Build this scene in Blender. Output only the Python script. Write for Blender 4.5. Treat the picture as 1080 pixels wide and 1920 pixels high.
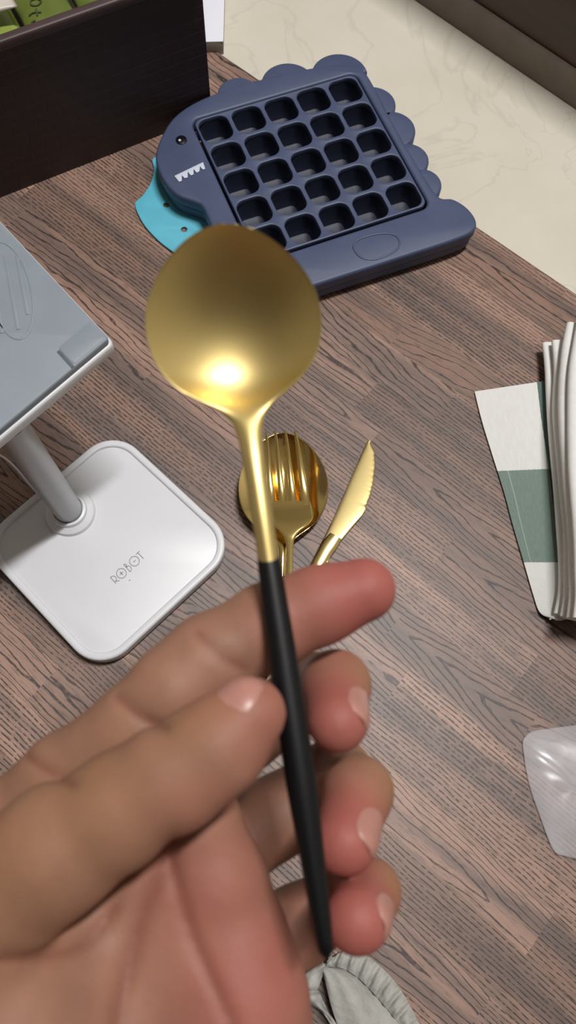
import bpy, bmesh, math, random
import numpy as np
from mathutils import Vector, Matrix

random.seed(7)
for _o in list(bpy.data.objects):
    bpy.data.objects.remove(_o)
SC = bpy.context.scene
COL = SC.collection

# ------------------------------------------------------------------ camera
FPX, CAM_H = 1500.0, 0.42
PITCH, ROLL = math.radians(19.2), math.radians(4.9)
_r0 = np.array([1.0, 0, 0]); _u0 = np.array([0, math.cos(PITCH), math.sin(PITCH)])
FWD = np.array([0, math.sin(PITCH), -math.cos(PITCH)])
RGT = math.cos(ROLL) * _r0 + math.sin(ROLL) * _u0
UPV = -math.sin(ROLL) * _r0 + math.cos(ROLL) * _u0
EYE = np.array([0, 0, CAM_H])
cam_d = bpy.data.cameras.new('camera')
cam = bpy.data.objects.new('camera', cam_d)
COL.objects.link(cam)
m = Matrix.Identity(4)
for i in range(3):
    m[i][0], m[i][1], m[i][2], m[i][3] = RGT[i], UPV[i], -FWD[i], EYE[i]
cam.matrix_world = m
cam_d.sensor_fit = 'HORIZONTAL'
cam_d.sensor_width = 36.0
cam_d.lens = 36.0 * FPX / 1080.0
cam_d.clip_start = 0.01
cam_d.clip_end = 50
cam_d.dof.use_dof = True
cam_d.dof.focus_distance = 0.42
cam_d.dof.aperture_fstop = 30
SC.camera = cam

# ------------------------------------------------------------------ world, lights, exposure
w = bpy.data.worlds.new('room_ambient')
SC.world = w
w.use_nodes = True
w.node_tree.nodes['Background'].inputs[0].default_value = (1.0, 0.99, 0.98, 1)
w.node_tree.nodes['Background'].inputs[1].default_value = 0.05


def area_light(name, loc, target, size, size_y, power, col):
    ld = bpy.data.lights.new(name, 'AREA')
    ld.shape = 'RECTANGLE'
    ld.size, ld.size_y = size, size_y
    ld.energy = power
    ld.color = col
    lo = bpy.data.objects.new(name, ld)
    COL.objects.link(lo)
    lo.location = loc
    lo.rotation_euler = (Vector(target) - Vector(loc)).to_track_quat('-Z', 'Y').to_euler()
    return lo


tube = area_light('ceiling_tube', (0.46, 0.56, 2.55), (0.46, 0.56, 0), 0.75, 0.12, 68, (1.0, 0.985, 0.975))
tube.rotation_euler = (0, 0, math.radians(40.5))
SC.view_settings.view_transform = 'Standard'
SC.view_settings.look = 'None'
SC.view_settings.gamma = 1.0
SC.view_settings.use_curve_mapping = False
SC.view_settings.exposure = -0.15


# ------------------------------------------------------------------ helpers
def fl(px, py, z=0.0):
    """world point at height z seen at photograph pixel (px, py)"""
    d = FWD + RGT * ((px - 540) / FPX) - UPV * ((py - 960) / FPX)
    t = (z - CAM_H) / d[2]
    return Vector(EYE + d * t)


def cp(px, py, d):
    """world point at depth d along the view axis"""
    return Vector(EYE + d * (FWD + RGT * ((px - 540) / FPX) - UPV * ((py - 960) / FPX)))


def lin(r, g, b):
    f = lambda c: (c / 255 / 12.92) if c / 255 <= 0.04045 else ((c / 255 + 0.055) / 1.055) ** 2.4
    return (f(r), f(g), f(b), 1)


class NT:
    """small node-graph writer"""
    def __init__(s, name):
        s.m = bpy.data.materials.new(name)
        s.m.use_nodes = True
        s.t = s.m.node_tree
        s.b = s.t.nodes['Principled BSDF']

    def n(s, typ, ins=None, out=0, **kw):
        nd = s.t.nodes.new(typ)
        for k, v in kw.items():
            setattr(nd, k, v)
        for k, v in (ins or {}).items():
            s.put(nd.inputs[k], v)
        return nd.outputs[out]

    def put(s, sock, v):
        if isinstance(v, bpy.types.NodeSocket):
            s.t.links.new(v, sock)
        else:
            sock.default_value = v

    def math(s, op, a, b=0.0, c=0.0):
        return s.n('ShaderNodeMath', {0: a, 1: b, 2: c}, operation=op)

    def mix(s, f, a, b, mode='MIX'):
        nd = s.t.nodes.new('ShaderNodeMix')
        nd.data_type = 'RGBA'
        nd.blend_type = mode
        s.put(nd.inputs[0], f); s.put(nd.inputs[6], a); s.put(nd.inputs[7], b)
        return nd.outputs[2]

    def noise(s, vec, scale, detail=2.0, rough=0.5, out=0):
        return s.n('ShaderNodeTexNoise', {'Vector': vec, 'Scale': scale, 'Detail': detail, 'Roughness': rough}, out)

    def ramp(s, f, lo, hi):
        return s.n('ShaderNodeMapRange', {0: f, 1: lo, 2: hi, 3: 0.0, 4: 1.0}, interpolation_type='SMOOTHSTEP')

    def coord(s, which='Object'):
        nd = s.t.nodes.new('ShaderNodeTexCoord')
        return nd.outputs[which]

    def bump(s, h, dist, strength=1.0):
        o = s.n('ShaderNodeBump', {'Height': h, 'Distance': dist, 'Strength': strength})
        s.put(s.b.inputs['Normal'], o)

    def set(s, **kw):
        for k, v in kw.items():
            s.put(s.b.inputs[k.replace('_', ' ')], v)
        return s


def simple(name, col, rough=0.5, metal=0.0, bump=None, var=0.0, spec=None, vscale=60):
    s = NT(name)
    co = s.coord()
    if var:
        nz = s.noise(co, vscale, 3)
        dark = tuple(c * (1 - var) for c in col[:3]) + (1,)
        light = tuple(min(1, c * (1 + var)) for c in col[:3]) + (1,)
        s.set(Base_Color=s.mix(s.ramp(nz, 0.3, 0.7), dark, light))
    else:
        s.set(Base_Color=col)
    s.set(Roughness=rough, Metallic=metal)
    if spec is not None:
        s.b.inputs['Specular IOR Level'].default_value = spec
    if bump:
        s.bump(s.noise(co, bump[0], 3), bump[1])
    return s.m


def link_mesh(name, me, mat=None, parent=None, smooth=True, angle=40):
    if mat is not None:
        me.materials.clear()
        for q in (mat if isinstance(mat, (list, tuple)) else [mat]):
            me.materials.append(q)
    if smooth:
        me.polygons.foreach_set('use_smooth', [True] * len(me.polygons))
        if angle < 180:
            me.set_sharp_from_angle(angle=math.radians(angle))
    o = bpy.data.objects.new(name, me)
    COL.objects.link(o)
    if parent is not None:
        o.parent = parent
        o.matrix_parent_inverse = Matrix.Translation(parent.location).inverted()
    return o


def pydata(name, verts, faces, mat, parent=None, smooth=True, angle=40, fix=True):
    me = bpy.data.meshes.new(name)
    me.from_pydata([tuple(v) for v in verts], [], faces)
    me.update()
    if fix:
        bm = bmesh.new(); bm.from_mesh(me)
        bmesh.ops.recalc_face_normals(bm, faces=bm.faces)
        bm.to_mesh(me); bm.free()
    return link_mesh(name, me, mat, parent, smooth, angle)


def tag(o, label=None, cat=None, group=None, kind=None):
    for k, v in (('label', label), ('category', cat), ('group', group), ('kind', kind)):
        if v:
            o[k] = v
    return o


def thing(name, label, cat, loc, group=None):
    o = bpy.data.objects.new(name, None)
    COL.objects.link(o)
    o.location = loc
    o.empty_display_size = 0.02
    return tag(o, label, cat, group)


def smooth_loop(pts, sub=6):
    """closed Catmull-Rom through 2D/3D points"""
    n = len(pts); out = []
    P = [np.array(p, float) for p in pts]
    for i in range(n):
        a, b, c, d = P[i - 1], P[i], P[(i + 1) % n], P[(i + 2) % n]
        for k in range(sub):
            t = k / sub
            out.append(0.5 * (2 * b + (c - a) * t + (2 * a - 5 * b + 4 * c - d) * t * t + (3 * b - a - 3 * c + d) * t ** 3))
    return out


def smooth_path(pts, sub=6):
    P = [np.array(p, float) for p in pts]
    P = [2 * P[0] - P[1]] + P + [2 * P[-1] - P[-2]]
    out = []
    for i in range(1, len(P) - 2):
        a, b, c, d = P[i - 1], P[i], P[i + 1], P[i + 2]
        for k in range(sub):
            t = k / sub
            out.append(0.5 * (2 * b + (c - a) * t + (2 * a - 5 * b + 4 * c - d) * t * t + (3 * b - a - 3 * c + d) * t ** 3))
    out.append(P[-2])
    return out


def plate(name, loops, z0, z1, bevel, mat, parent=None, res=2):
    """flat plate with rounded edges: first loop is the outline, the rest are holes"""
    cd = bpy.data.curves.new('tmp', 'CURVE')
    cd.dimensions = '2D'
    cd.fill_mode = 'BOTH'
    cd.extrude = max((z1 - z0) / 2 - bevel, 0)
    cd.bevel_depth = bevel
    cd.bevel_resolution = res
    cd.offset = -bevel
    for lp in loops:
        sp = cd.splines.new('POLY')
        sp.points.add(len(lp) - 1)
        for q, p in zip(sp.points, lp):
            q.co = (p[0], p[1], 0, 1)
        sp.use_cyclic_u = True
    tmp = bpy.data.objects.new('tmp', cd)
    COL.objects.link(tmp)
    dg = bpy.context.evaluated_depsgraph_get()
    me = bpy.data.meshes.new_from_object(tmp.evaluated_get(dg))
    bpy.data.objects.remove(tmp)
    bpy.data.curves.remove(cd)
    bm = bmesh.new(); bm.from_mesh(me)
    bmesh.ops.remove_doubles(bm, verts=bm.verts, dist=1e-6)
    bmesh.ops.translate(bm, verts=bm.verts, vec=(0, 0, (z0 + z1) / 2))
    bm.to_mesh(me); bm.free()
    me.name = name
    return link_mesh(name, me, mat, parent, True, 35)


def rounded_quad(c, r, n=8):
    """rounded-corner polygon from 2D corners"""
    out = []
    k = len(c)
    for i in range(k):
        p, a, b = Vector(c[i]), Vector(c[i - 1]), Vector(c[(i + 1) % k])
        u = (a - p).normalized(); v = (b - p).normalized()
        ang = u.angle(v)
        dist = r / math.tan(ang / 2)
        q0 = p + u * dist; q1 = p + v * dist
        cen = p + (u + v).normalized() * (r / math.sin(ang / 2))
        a0 = q0 - cen; a1 = q1 - cen
        tot = a0.angle(a1)
        sg = 1 if a0.x * a1.y - a0.y * a1.x > 0 else -1
        for j in range(n + 1):
            th = sg * tot * j / n
            out.append((cen.x + a0.x * math.cos(th) - a0.y * math.sin(th), cen.y + a0.x * math.sin(th) + a0.y * math.cos(th)))
    return out


def loft(rings, cap=True, closed=True):
    V, Fc = [], []
    n = len(rings[0])
    for r in rings:
        V += [tuple(p) for p in r]
    for i in range(len(rings) - 1):
        for j in range(n if closed else n - 1):
            k = (j + 1) % n
            Fc.append((i * n + j, i * n + k, (i + 1) * n + k, (i + 1) * n + j))
    if cap and closed:
        Fc.append(tuple(range(n - 1, -1, -1)))
        b = (len(rings) - 1) * n
        Fc.append(tuple(range(b, b + n)))
    return V, Fc


def lathe_rings(cx, cy, prof, n=40):
    return [[(cx + r * math.cos(2 * math.pi * k / n), cy + r * math.sin(2 * math.pi * k / n), z) for k in range(n)] for r, z in prof]


def tube_rings(path, rad, n=10):
    P = [Vector(p) for p in path]
    rings = []
    ref = Vector((0.31, 0.17, 0.93)).normalized()
    for i, p in enumerate(P):
        t = (P[min(i + 1, len(P) - 1)] - P[max(i - 1, 0)]).normalized()
        a = t.cross(ref).normalized(); b = t.cross(a).normalized()
        r = rad[i] if isinstance(rad, (list, tuple)) else rad
        rings.append([p + a * (r * math.cos(2 * math.pi * k / n)) + b * (r * math.sin(2 * math.pi * k / n)) for k in range(n)])
    return rings


def box_pts(o, ex, ey, ez):
    o, ex, ey, ez = map(Vector, (o, ex, ey, ez))
    V = [o, o + ex, o + ex + ey, o + ey, o + ez, o + ex + ez, o + ex + ey + ez, o + ey + ez]
    return V, [(0, 3, 2, 1), (4, 5, 6, 7), (0, 1, 5, 4), (1, 2, 6, 5), (2, 3, 7, 6), (3, 0, 4, 7)]


def bev_box(name, o, ex, ey, ez, bev, mat, parent=None):
    V, Fc = box_pts(o, ex, ey, ez)
    bm = bmesh.new()
    vs = [bm.verts.new(v) for v in V]
    for f in Fc:
        bm.faces.new([vs[i] for i in f])
    bmesh.ops.recalc_face_normals(bm, faces=bm.faces)
    if bev:
        bmesh.ops.bevel(bm, geom=list(bm.edges), offset=bev, segments=2, affect='EDGES', profile=0.5)
    me = bpy.data.meshes.new(name)
    bm.to_mesh(me); bm.free()
    return link_mesh(name, me, mat, parent, True, 35)


# ------------------------------------------------------------------ the setting: pale floor, printed mat, wooden furniture
def floor_material():
    s = NT('pale_stone_floor')
    co = s.coord()
    a = s.noise(co, 5.0, 5, 0.6)
    b = s.n('ShaderNodeTexNoise', {'Vector': co, 'Scale': 9.0, 'Detail': 6.0, 'Distortion': 1.6}, 0)
    vein = s.math('SUBTRACT', 1.0, s.ramp(s.math('ABSOLUTE', s.math('SUBTRACT', b, 0.5)), 0.0, 0.02))
    c = s.mix(s.ramp(a, 0.3, 0.7), lin(203, 196, 180), lin(216, 210, 196))
    c = s.mix(s.math('MULTIPLY', vein, 0.16), c, lin(150, 142, 130))
    s.set(Base_Color=c, Roughness=0.34)
    s.b.inputs['Specular IOR Level'].default_value = 0.35
    return s.m


# mat edge and grain direction, both lying on the floor
E0, E1 = fl(400, 92), fl(1080, 551)
edge_dir = (E1 - E0); edge_dir.z = 0; edge_dir.normalize()
edge_nrm = Vector((-edge_dir.y, edge_dir.x, 0))          # away from the camera
if edge_nrm.y < 0:
    edge_nrm = -edge_nrm
grain_dir = (fl(1000, 1500) - fl(720, 1265)); grain_dir.z = 0; grain_dir.normalize()
GRAIN_ANG = math.atan2(grain_dir.y, grain_dir.x)


def mat_material():
    s = NT('printed_wood_vinyl')
    co = s.coord()
    mp = s.n('ShaderNodeMapping', {'Vector': co, 'Rotation': (0, 0, -GRAIN_ANG)})
    sep = s.t.nodes.new('ShaderNodeSeparateXYZ')
    s.put(sep.inputs[0], mp)
    u, v = sep.outputs[0], sep.outputs[1]
    M = s.math
    # wandering strips, cut into blocks of uneven length
    wob = M('MULTIPLY', M('SUBTRACT', s.noise(mp, 9.0, 1), 0.5), 0.010)
    vv = M('ADD', v, wob)
    row = M('FLOOR', M('DIVIDE', vv, 0.024))
    rr = s.n('ShaderNodeTexWhiteNoise', {'W': row}, 0, noise_dimensions='1D')
    ublk = M('DIVIDE', M('ADD', u, M('MULTIPLY', rr, 0.37)), M('MULTIPLY_ADD', rr, 0.09, 0.085))
    colm = M('FLOOR', ublk)
    cid = s.n('ShaderNodeCombineXYZ', {0: row, 1: colm, 2: 0.0})
    wn = s.t.nodes.new('ShaderNodeTexWhiteNoise'); wn.noise_dimensions = '3D'
    s.put(wn.inputs['Vector'], cid)
    idv = wn.outputs[0]
    sc = s.t.nodes.new('ShaderNodeSeparateColor'); s.put(sc.inputs[0], wn.outputs[1])
    r1, r2, r3 = sc.outputs[0], sc.outputs[1], sc.outputs[2]
    # local coordinates inside the block, noise seeded by the block
    vloc = M('SUBTRACT', M('FRACT', M('DIVIDE', vv, 0.024)), 0.5)
    uloc = M('SUBTRACT', M('FRACT', ublk), 0.5)
    seed = M('MULTIPLY', idv, 40.0)
    nvec = s.n('ShaderNodeCombineXYZ', {0: M('MULTIPLY', u, 26.0), 1: M('MULTIPLY', v, 80.0), 2: seed})
    nz = s.n('ShaderNodeTexNoise', {'Vector': nvec, 'Scale': 1.0, 'Detail': 3.0})
    nzc = M('SUBTRACT', nz, 0.5)
    # straight fine grain / slanted grain / arched (cathedral) grain
    ph_a = M('MULTIPLY_ADD', nzc, 1.9, M('DIVIDE', v, 0.0022))
    slope = M('MULTIPLY', M('SUBTRACT', r1, 0.5), 14.0)
    ph_b = M('ADD', M('MULTIPLY', vloc, 5.6), M('MULTIPLY_ADD', uloc, slope, M('MULTIPLY', nzc, 2.6)))
    off = M('MULTIPLY', M('SUBTRACT', r2, 0.5), 0.5)
    arch = M('POWER', M('ABSOLUTE', M('SUBTRACT', vloc, off)), 1.3)
    ph_c = M('ADD', M('MULTIPLY', arch, 8.0), M('MULTIPLY_ADD', uloc, M('MULTIPLY_ADD', r1, 8.0, -4.0), M('MULTIPLY', nzc, 2.2)))
    is_b = M('GREATER_THAN', r3, 0.44)
    is_c = M('GREATER_THAN', r3, 0.70)
    mixf = lambda f, a, b: M('ADD', M('MULTIPLY', a, M('SUBTRACT', 1.0, f)), M('MULTIPLY', b, f))
    ph = mixf(is_c, mixf(is_b, ph_a, ph_b), ph_c)
    saw = M('ABSOLUTE', M('SUBTRACT', M('FRACT', ph), 0.5))
    wid = mixf(is_b, M('MULTIPLY_ADD', r2, 0.12, 0.14), M('MULTIPLY_ADD', r2, 0.05, 0.10))
    line = M('SUBTRACT', 1.0, s.ramp(saw, M('MULTIPLY', wid, 0.45), wid))
    # dashes that break the lines
    dvec = s.n('ShaderNodeCombineXYZ', {0: M('MULTIPLY', u, 480.0), 1: M('MULTIPLY', v, 420.0), 2: seed})
    dash = s.ramp(s.n('ShaderNodeTexNoise', {'Vector': dvec, 'Scale': 1.0, 'Detail': 1.0}), 0.30, 0.56)
    dash = mixf(is_b, M('MULTIPLY_ADD', dash, 0.8, 0.2), M('MULTIPLY_ADD', dash, 0.3, 0.7))
    line = M('MULTIPLY', line, dash)
    # fine dark pores along the grain
    pvec = s.n('ShaderNodeCombineXYZ', {0: M('MULTIPLY', u, 130.0), 1: M('MULTIPLY', v, 1150.0), 2: seed})
    pore = s.ramp(s.n('ShaderNodeTexNoise', {'Vector': pvec, 'Scale': 1.0, 'Detail': 2.0}), 0.50, 0.68)
    bvec = s.n('ShaderNodeCombineXYZ', {0: M('MULTIPLY', u, 5.0), 1: M('MULTIPLY', v, 62.0), 2: 3.0})
    band = s.ramp(s.n('ShaderNodeTexNoise', {'Vector': bvec, 'Scale': 1.0, 'Detail': 3.0}), 0.36, 0.64)
    c0 = s.mix(s.ramp(idv, 0.1, 0.9), lin(134, 106, 92), lin(168, 134, 117))
    c = s.mix(M('MULTIPLY', band, 0.8), c0, lin(92, 80, 76))
    c = s.mix(M('MULTIPLY', pore, 0.45), c, lin(72, 58, 54))
    c = s.mix(M('MULTIPLY', line, 0.86), c, lin(32, 23, 22))
    s.set(Base_Color=c, Roughness=0.46)
    s.b.inputs['Specular IOR Level'].default_value = 0.5
    s.bump(M('SUBTRACT', 1.0, line), 0.0001, 0.5)
    return s.m


floor = pydata('floor', [(-2.2, -2.0, -.002), (2.2, -2.0, -.002), (2.2, 2.6, -.002), (-2.2, 2.6, -.002),
                         (-2.2, -2.0, -.05), (2.2, -2.0, -.05), (2.2, 2.6, -.05), (-2.2, 2.6, -.05)],
               [(0, 1, 2, 3), (4, 7, 6, 5), (0, 4, 5, 1), (1, 5, 6, 2), (2, 6, 7, 3), (3, 7, 4, 0)], floor_material(), smooth=False)
tag(floor, 'pale cream stone floor beyond the edge of the wood print mat', None, None, 'structure')

wall_m = simple('cream_wall_paint', lin(206, 203, 198), 0.8)
back_m = simple('dark_reflect_wall', lin(70, 46, 34), 0.6)  # unseen back wall, dark brown added to darken reflections in the gold
ceil_m = simple('white_ceiling_paint', lin(228, 226, 220), 0.8)
for nm, o, ex, ey, ez, mt in (('wall_left', (-2.25, -2.0, -.05), (.05, 0, 0), (0, 4.6, 0), (0, 0, 2.7), wall_m),
                              ('wall_right', (2.2, -2.0, -.05), (.05, 0, 0), (0, 4.6, 0), (0, 0, 2.7), wall_m),
                              ('wall_front', (-2.25, 2.6, -.05), (4.5, 0, 0), (0, .05, 0), (0, 0, 2.7), wall_m),
                              ('wall_back', (-2.25, -2.05, -.05), (4.5, 0, 0), (0, .05, 0), (0, 0, 2.7), back_m),
                              ('ceiling', (-2.25, -2.05, 2.65), (4.5, 0, 0), (0, 4.7, 0), (0, 0, .05), ceil_m)):
    tag(bev_box(nm, o, ex, ey, ez, 0, mt), kind='structure')

ma, mb = E0 - edge_dir * 0.9, E0 + edge_dir * 1.1
corners = [ma, mb, mb - edge_nrm * 1.2, ma - edge_nrm * 1.2]
wm = plate('floor_mat', [[(p.x, p.y) for p in corners]], -0.0019, 0.0, 0.0004, mat_material())
tag(wm, 'brown vinyl floor mat printed with dark wood grain blocks', 'mat')

# dark wooden furniture at the top right corner
wood_dark = NT('dark_brown_wood')
_c = wood_dark.coord()
_mp = wood_dark.n('ShaderNodeMapping', {'Vector': _c, 'Scale': (4, 4, 40)})
_nz = wood_dark.noise(_mp, 4.0, 4)
wood_dark.set(Base_Color=wood_dark.mix(_nz, lin(46, 31, 23), lin(80, 56, 41)), Roughness=0.45)
strip_mat = simple('grey_brown_strip', lin(124, 113, 104), 0.6, var=0.06)
A, B = fl(785, 0), fl(1080, 200)
fd = (B - A); fd.z = 0; fd.normalize()
fn = Vector((-fd.y, fd.x, 0))
if fn.y < 0:
    fn = -fn
cab = thing('wooden_cabinet', 'dark brown wooden cabinet front above a grey strip at the far pale floor', 'cabinet', A - Vector((0, 0, 0.002)))
base0 = A - fd * 0.35 - Vector((0, 0, 0.002))
bev_box('base_strip', base0, fd * 1.1, fn * 0.4, (0, 0, 0.024), 0.001, strip_mat, cab)  # grey-brown strip along the foot of the cabinet
bev_box('front_panel', base0 + Vector((0, 0, 0.0242)) + fn * 0.002, fd * 1.1, fn * 0.02, (0, 0, 0.085), 0.001, wood_dark.m, cab)
bev_box('body', base0 + Vector((0, 0, 0.0242)) + fn * 0.0225, fd * 1.1, fn * 0.37, (0, 0, 0.085), 0.001, wood_dark.m, cab)

# ------------------------------------------------------------------ woven storage box with packets, white carton
def weave_material():
    s = NT('dark_woven_plastic')
    tc = s.coord('UV')
    br = s.t.nodes.new('ShaderNodeTexBrick')
    s.put(br.inputs['Vector'], tc)
    for k, v in (('Scale', 1.0), ('Mortar Size', 0.06), ('Mortar Smooth', 0.6), ('Brick Width', 1.0), ('Row Height', 0.5)):
        br.inputs[k].default_value = v
    nz = s.noise(tc, 1.7, 4)
    c = s.mix(nz, lin(40, 27, 27), lin(52, 36, 35))
    c = s.mix(s.math('MULTIPLY', br.outputs['Fac'], 0.15), c, lin(26, 17, 18))
    s.set(Base_Color=c, Roughness=0.55)
    s.bump(s.math('SUBTRACT', 1.0, br.outputs['Fac']), 0.0003, 0.5)
    return s.m


weave = weave_material()
rim_mat = simple('dark_brown_box_rim', lin(64, 47, 47), 0.5, var=0.12)
C0 = fl(397, 216); C1 = fl(0, 371)
bx = (C1 - C0); bx.z = 0; bx.normalize()                    # along the front, to the left
by = Vector((bx.y, -bx.x, 0))
if by.y < 0:
    by = -by                                                # away from the camera
# height of the rim where the photograph shows it
def plane_hit(px, py, p0, n):
    d = FWD + RGT * ((px - 540) / FPX) - UPV * ((py - 960) / FPX)
    t = (np.array(p0) - EYE) @ np.array(n) / (d @ np.array(n))
    return Vector(EYE + d * t)
BOX_H = plane_hit(60, 52, C0, by).z
LEN, DEP = 0.30, 0.20
sb = thing('storage_box', 'dark brown woven storage box standing on the mat, holding green packets', 'box', C0)


def uv_panel(name, o, ex, ey, thick, mat, parent, unit=0.016):
    """upright panel with raised strips across it, uv in units of the weave"""
    V, Fc = box_pts(o, ex, ey, thick)
    me = bpy.data.meshes.new(name)
    me.from_pydata([tuple(v) for v in V], [], Fc)
    uvl = me.uv_layers.new(name='uv')
    o, exn, eyn = Vector(o), Vector(ex).normalized(), Vector(ey).normalized()
    for lp in me.loops:
        p = me.vertices[lp.vertex_index].co - o
        uvl.data[lp.index].uv = (p.dot(exn) / unit, p.dot(eyn) / unit)
    bm = bmesh.new(); bm.from_mesh(me); bmesh.ops.recalc_face_normals(bm, faces=bm.faces); bm.to_mesh(me); bm.free()
    return link_mesh(name, me, mat, parent, False)


H3 = Vector((0, 0, BOX_H - 0.006))
th = 0.004
up1 = Vector((0, 0, 0.0005))
uv_panel('front_wall', C0 + up1, bx * LEN, H3, by * th, weave, sb)
uv_panel('back_wall', C0 + up1 + by * (DEP - th), bx * LEN, H3, by * th, weave, sb)
uv_panel('side_wall', C0 + up1 + by * th, by * (DEP - 2 * th), H3, bx * th, weave, sb)
uv_panel('side_wall', C0 + up1 + by * th + bx * (LEN - th), by * (DEP - 2 * th), H3, bx * th, weave, sb)
uv_panel('bottom', C0 + up1 + by * th + bx * th, bx * (LEN - 2 * th), by * (DEP - 2 * th), Vector((0, 0, 0.003)), weave, sb)
def quad_at(a, b):
    p = C0 + bx * a + by * b
    return (p.x, p.y)
r_out = rounded_quad([quad_at(-0.002, -0.002), quad_at(LEN + 0.002, -0.002), quad_at(LEN + 0.002, DEP + 0.002), quad_at(-0.002, DEP + 0.002)], 0.006)
r_in = rounded_quad([quad_at(0.004, 0.004), quad_at(LEN - 0.004, 0.004), quad_at(LEN - 0.004, DEP - 0.004), quad_at(0.004, DEP - 0.004)], 0.004)
plate('rim', [r_out, r_in], BOX_H - 0.006, BOX_H, 0.0015, rim_mat, sb)


def packet_material(name, base, leafc, dark):
    s = NT(name)
    co = s.coord()
    n1 = s.noise(co, 38, 2); n2 = s.n('ShaderNodeTexVoronoi', {'Vector': co, 'Scale': 55.0}, 0)
    c = s.mix(s.ramp(n1, 0.42, 0.6), base, leafc)
    c = s.mix(s.math('MULTIPLY', s.ramp(n2, 0.0, 0.35), 0.25), dark, c)
    s.set(Base_Color=c, Roughness=0.35)
    return s.m


pk1 = packet_material('olive_green_packet', lin(142, 150, 62), lin(118, 134, 50), lin(70, 84, 30))
pk2 = packet_material('pale_yellow_packet', lin(188, 196, 110), lin(160, 174, 72), lin(120, 136, 60))
pk3 = simple('whitish_grey_wrap', lin(196, 186, 178), 0.4, var=0.1)
ink = simple('dark_green_ink', lin(48, 60, 24), 0.5)


def pillow(name, label, o, ex, ey, bulge, mat, cat, group=None):
    """flat filled packet with crimped ends; ex long side, ey short side"""
    ex, ey, o = Vector(ex), Vector(ey), Vector(o)
    n = ex.cross(ey).normalized()
    if n.z < 0:
        n = -n
    N, K = 20, 28
    V, Fc = [], []
    for sgn in (1, -1):
        b = len(V)
        for i in range(N + 1):
            for j in range(K + 1):
                a, c = i / N, j / K
                h = (max(0, math.sin(math.pi * a)) ** 0.4) * (max(0, math.sin(math.pi * c)) ** 0.4) * bulge
                h += 0.0008 * math.sin(17 * a + 9 * c) * math.sin(math.pi * a) * math.sin(math.pi * c)
                V.append(o + ex * a + ey * c + n * (sgn * h))
        for i in range(N):
            for j in range(K):
                q = (b + i * (K + 1) + j, b + (i + 1) * (K + 1) + j, b + (i + 1) * (K + 1) + j + 1, b + i * (K + 1) + j + 1)
                Fc.append(q if sgn > 0 else q[::-1])
    bm = bmesh.new()
    vs = [bm.verts.new(v) for v in V]
    for f in Fc:
        bm.faces.new([vs[i] for i in f])
    bmesh.ops.remove_doubles(bm, verts=bm.verts, dist=1e-6)
    me = bpy.data.meshes.new(name)
    bm.to_mesh(me); bm.free()
    o2 = link_mesh(name, me, mat, None, True, 180)
    return tag(o2, label, cat, group), n


ztop = BOX_H - 0.004
def inbox(a, b, z):
    return C0 + bx * a + by * b + Vector((0, 0, z))
# packets lie slanted inside, their upper faces just below the rim
p_a, n_a = pillow('packet', 'olive green packet with dark lettering in the brown box', inbox(0.070, 0.0055, ztop - 0.010), bx * 0.0295, by * 0.13 + Vector((0, 0, 0.006)), 0.006, pk1, 'packet')
p_b, _ = pillow('packet', 'pale yellow green packet in the box corner left of the lettered olive packet', inbox(0.101, 0.0055, ztop - 0.011), bx * 0.07, by * 0.13 + Vector((0, 0, 0.006)), 0.006, pk2, 'packet')
p_c, _ = pillow('packet', 'plain green packet right of the lettered olive packet in the brown box', inbox(0.034, 0.0055, ztop - 0.011), bx * 0.034, by * 0.13 + Vector((0, 0, 0.006)), 0.006, pk1, 'packet')
p_d, _ = pillow('wrapped_sachet', 'whitish grey sachet lying on the pale yellow packet in the box', inbox(0.099, 0.0205, ztop + 0.0015), bx * 0.05 + by * 0.004, by * 0.012, 0.003, pk3, 'sachet')


def text_strokes(name, strokes, width, mat, parent, lift=0.0002):
    """flat lettering: each stroke is a 3D polyline turned into a thin ribbon lying on its surface"""
    V, Fc = [], []
    for pts, nrm in strokes:
        P = [Vector(p) for p in pts]
        b = len(V)
        for i, p in enumerate(P):
            closed = (P[0] - P[-1]).length < 1e-7
            a = P[i - 1] if i else (P[-2] if closed else P[0])
            c = P[i + 1] if i < len(P) - 1 else (P[1] if closed else P[-1])
            t = (c - a).normalized()
            sd = nrm.cross(t).normalized() * (width / 2)
            V += [p + sd + nrm * lift, p - sd + nrm * lift]
        for i in range(len(P) - 1):
            Fc.append((b + 2 * i, b + 2 * i + 1, b + 2 * i + 3, b + 2 * i + 2))
    return pydata(name, V, Fc, mat, parent, False)


# letters printed on the olive packet, following its bulge
def on_packet(u, v, o=inbox(0.070, 0.0055, ztop - 0.010), ex=bx * 0.0295, ey=by * 0.13 + Vector((0, 0, 0.006))):
    h = (max(0, math.sin(math.pi * u)) ** 0.4) * (max(0, math.sin(math.pi * v)) ** 0.4) * 0.006
    h += 0.0008 * math.sin(17 * u + 9 * v) * math.sin(math.pi * u) * math.sin(math.pi * v)
    return o + ex * u + ey * v + n_a * (h + 0.0004)
def pk_stroke(pts):
    return ([on_packet(*p) for p in smooth_path(pts, 4)], n_a)
lt = [pk_stroke([(.72, .060), (.78, .052), (.86, .056), (.89, .072), (.84, .086), (.77, .084)]),
      pk_stroke([(.60, .112), (.74, .122), (.84, .120)]), pk_stroke([(.70, .102), (.68, .118), (.66, .136)]),
      pk_stroke([(.50, .160), (.60, .150), (.70, .158), (.68, .178), (.56, .182), (.50, .165)]),
      pk_stroke([(.40, .205), (.52, .215), (.62, .212)]), pk_stroke([(.44, .225), (.50, .238), (.58, .236)])]
text_strokes('lettering', lt, 0.0009, ink, p_a)

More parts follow.
